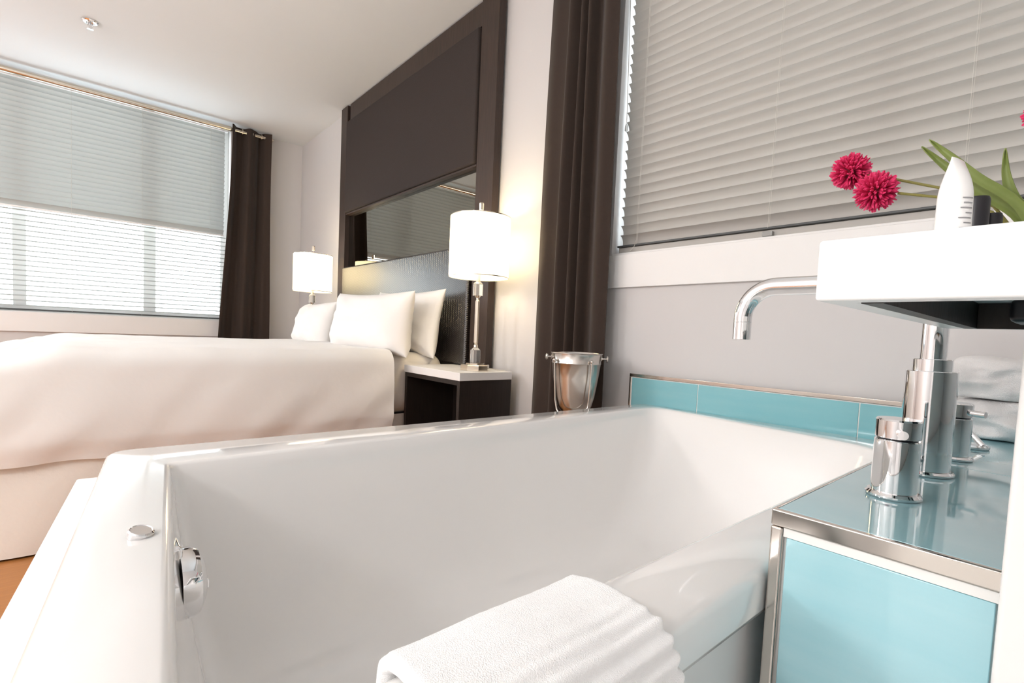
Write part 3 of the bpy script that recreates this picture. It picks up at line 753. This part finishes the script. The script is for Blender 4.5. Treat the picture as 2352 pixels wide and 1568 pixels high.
flower((-.192, .760, 1.0495), .0248, [(-.170, .763, 1.044), (-.125, .770, 1.032), (-.085, .785, 1.012), (vx - .002, vy - .002, sz1 + .025)], 'magenta pompom flower, lower right of the pair leaning over the basin', 2, None)
flower((-.0425, .780, 1.111), .0265, [(-.042, .781, 1.10), (-.036, .79, 1.05), (vx + .004, vy, sz1 + .03)], 'magenta pompom flower cut off by the right edge of the picture', 3, None)
def blade(pts, w, label, sd=0):
    b = B(); P = [Vector(p) for p in pts]; n = 26; vc = []
    def cr(t):
        x = t * (len(P) - 1); i = min(int(x), len(P) - 2); k = x - i
        p0 = P[max(i - 1, 0)]; p1 = P[i]; p2 = P[i + 1]; p3 = P[min(i + 2, len(P) - 1)]
        return .5 * ((2 * p1) + (p2 - p0) * k + (2 * p0 - 5 * p1 + 4 * p2 - p3) * k * k + (3 * p1 - p0 - 3 * p2 + p3) * k ** 3)
    side0 = Vector((math.sin(YAW), math.cos(YAW), 0))
    rows = []
    for i in range(n + 1):
        t = i / n; p = cr(t); d = (cr(min(1, t + .02)) - cr(max(0, t - .02))).normalized()
        view = Vector((.1, -.98, 0)); s = d.cross(view).normalized(); nrm = s.cross(d)
        ww = w * (max(.02, math.sin(PI * (.16 + .84 * t))) ** .75 * .85)
        rows.append([b.verts.new(p + s * ww * k + nrm * (.0022 * abs(k))) for k in (-1, -.5, 0, .5, 1)])
    for a, c in zip(rows, rows[1:]): bridge(b, a, c, closed=False)
    o = obj('leaf_blade', b, 'leaf', None, smooth=True, angle=80); solid(o, .0010)
    tag(o, label, 'leaf', 'strap leaves in the vase'); return o
sv = (vx, vy, sz1 + .02)
blade([sv, (-.064, .790, 1.004), (-.100, .780, 1.038), (-.130, .775, 1.072), (-.1525, .775, 1.0985)], .0062, 'green strap leaf leaning left, its tip nearest the flower pair')
blade([(vx + .003, vy - .01, sz1 + .02), (-.062, .780, 1.012), (-.098, .765, 1.048), (-.124, .760, 1.078), (-.1430, .760, 1.1000)], .0060, 'green strap leaf leaning left just above its twin')
blade([(vx + .004, vy, sz1 + .02), (-.058, .790, 1.005), (-.070, .785, 1.028), (-.0765, .782, 1.052), (-.0790, .780, 1.080)], .0060, 'green strap leaf standing up with a kink, right of the white tube')
blade([(vx + .008, vy, sz1 + .02), (-.047, .790, 1.010), (-.0530, .785, 1.035), (-.0540, .782, 1.055), (-.0500, .780, 1.078)], .0060, 'green strap leaf at the right edge of the picture')

# ------------------------------------------------------------------ ice bucket
ix, iy = -1.318, 1.475
ib = thing('ice_bucket', 'stainless steel ice bucket with side knobs before the tall curtain', 'ice bucket', (ix, iy, 0))
k_ = .0985
b = B(); lathe(b, [(.0001, .548), (.040, .549), (.055, .556), (.068, .580), (.077, .615), (.088, .690), (.0945, .7455), (.0962, .7468), (.0962, .7495), (.0952, .751), (k_, .783), (.1008, .7845), (.1008, .7868), (.0985, .788), (.0965, .786), (.0935, .751), (.086, .690), (.074, .610), (.064, .578), (.050, .560), (.0001, .556)], (ix, iy, 0), 72)
obj('bucket_body', b, 'steel', ib, smooth=True, angle=50)
def pol(a, r_, z): return (ix + r_ * math.cos(a), iy + r_ * math.sin(a), z)
ua = math.atan2(R_.y, R_.x)
for s, zz in ((0, .768), (PI, .769)):
    a = ua + s + (-.15 if s == 0 else .1)
    b = B(); cyl(b, pol(a, .097, zz), pol(a, .116, zz), .0035, 14)
    mx_ = Vector((math.cos(a), math.sin(a), 0)).to_track_quat('Z', 'Y').to_matrix().to_4x4()
    lathe(b, [(.004, 0), (.0135, .002), (.0135, .006), (.008, .009), (.0001, .0095)], pol(a, .114, zz), 24, mx_)
    lathe(b, [(.009, -.001), (.009, .002)], pol(a, .0975, zz), 20, mx_)
    obj('side_knob', b, 'steel', ib, smooth=True)
# bail handle hanging down round the front
aL, aR = ua + PI + .55, ua - 1.12
pts = [pol(aL, .1065, .752), pol(aL, .1075, .735), pol(aL, .1035, .690), pol(aL, .098, .640), pol(aL + .02, .094, .600), pol(aL + .08, .088, .575), pol(aL + .25, .080, .556), pol(aL + .6, .074, .545),
       pol((aL + aR + 2 * PI) / 2 if aR < aL - PI else (aL + aR) / 2, .076, .541)]
am = aL + ((aR - aL) % (2 * PI)) / 2
span = (aR - aL) % (2 * PI)
pts = []
for k in range(25):
    t = k / 24; a = aL + span * t
    e_ = abs(2 * t - 1) ** 2.2
    z = .536 + .219 * e_ ; rr = .086 + .021 * e_
    pts.append(pol(a, rr, z))
def bail():
    P = []
    zt, zb = .755, .545
    for k in range(8): P.append(pol(aL, lerp(.1065, .094, k / 8), lerp(zt, .585, k / 8)))
    for k in range(1, 16):
        t = k / 16; P.append(pol(aL + span * t, .0855 + .008 * abs(2 * t - 1), .541 + .044 * abs(2 * t - 1) ** 3))
    for k in range(8, -1, -1): P.append(pol(aR, lerp(.1065, .094, k / 8), lerp(zt, .585, k / 8)))
    return P
b = B(); tube(b, bail(), .0036, 12); q = obj('bail_handle', b, 'steel', ib, smooth=True)
for aa in (aL, aR):
    b = B(); sphere(b, pol(aa, .1065, .758), .0068, 16); cyl(b, pol(aa, .096, .758), pol(aa, .106, .758), .0035, 10)
    h_ = obj('handle_pivot', b, 'steel', q, smooth=True); h_.location = (0, 0, 0)
b = B(); cyl(b, (ix, iy, .014), (ix, iy, .549), .012, 20); obj('stand_pole', b, 'steel', ib, smooth=True)
b = B(); lathe(b, [(.12, 0), (.12, .006), (.02, .016)], (ix, iy, 0), 40); obj('stand_base', b, 'steel', ib, smooth=True)

# ------------------------------------------------------------------ light
w = bpy.data.worlds.new('World'); bpy.context.scene.world = w; w.use_nodes = True
bg = w.node_tree.nodes['Background']; bg.inputs[0].default_value = (.86, .94, 1, 1); bg.inputs[1].default_value = 4.9
def area(name, loc, rot, sx, sy, e, col=(1, 1, 1), portal=False):
    l = bpy.data.lights.new(name, 'AREA'); l.shape = 'RECTANGLE'; l.size = sx; l.size_y = sy; l.energy = e; l.color = col
    o = bpy.data.objects.new(name, l); C.objects.link(o); o.location = loc; o.rotation_euler = rot
    if portal: l.cycles.is_portal = True
    return o
area('window_portal', (XW - .02, (VY0 + VY1) / 2, (VZ0 + VZ1) / 2), (0, R(-90), 0), VZ1 - VZ0, VY1 - VY0, 1, portal=True)
area('window_portal', ((WX0 + WX1) / 2, YW + .155, (WZ0 + WZ1) / 2), (R(-90), 0, 0), WX1 - WX0, WZ1 - WZ0, 1, portal=True)
# unseen point lights added behind the camera to light ceiling and front faces
def fill_point(loc, e, r_=.16, col=(1, .985, .975)):
    l = bpy.data.lights.new('fill_light', 'POINT'); l.energy = e; l.color = col; l.shadow_soft_size = r_
    o = bpy.data.objects.new('fill_light', l); C.objects.link(o); o.location = loc
fill_point((-.5, -1.5, 1.75), 28); fill_point((-2.9, -1.9, 1.9), 40); fill_point((-1.4, -2.4, 1.3), 34); fill_point((-4.3, -1.9, 1.7), 18)

sc = bpy.context.scene
sc.view_settings.view_transform = 'Standard'; sc.view_settings.look = 'None'
sc.view_settings.exposure = .80; sc.view_settings.gamma = 1; sc.view_settings.use_curve_mapping = False
sc.cycles.use_denoising = True
sc.cycles.use_adaptive_sampling = True; sc.cycles.adaptive_threshold = .02
sc.cycles.max_bounces = 9; sc.cycles.diffuse_bounces = 5; sc.cycles.glossy_bounces = 6; sc.cycles.transmission_bounces = 8; sc.cycles.transparent_max_bounces = 12
sc.cycles.sample_clamp_indirect = 8
sc.cycles.caustics_reflective = False; sc.cycles.caustics_refractive = False
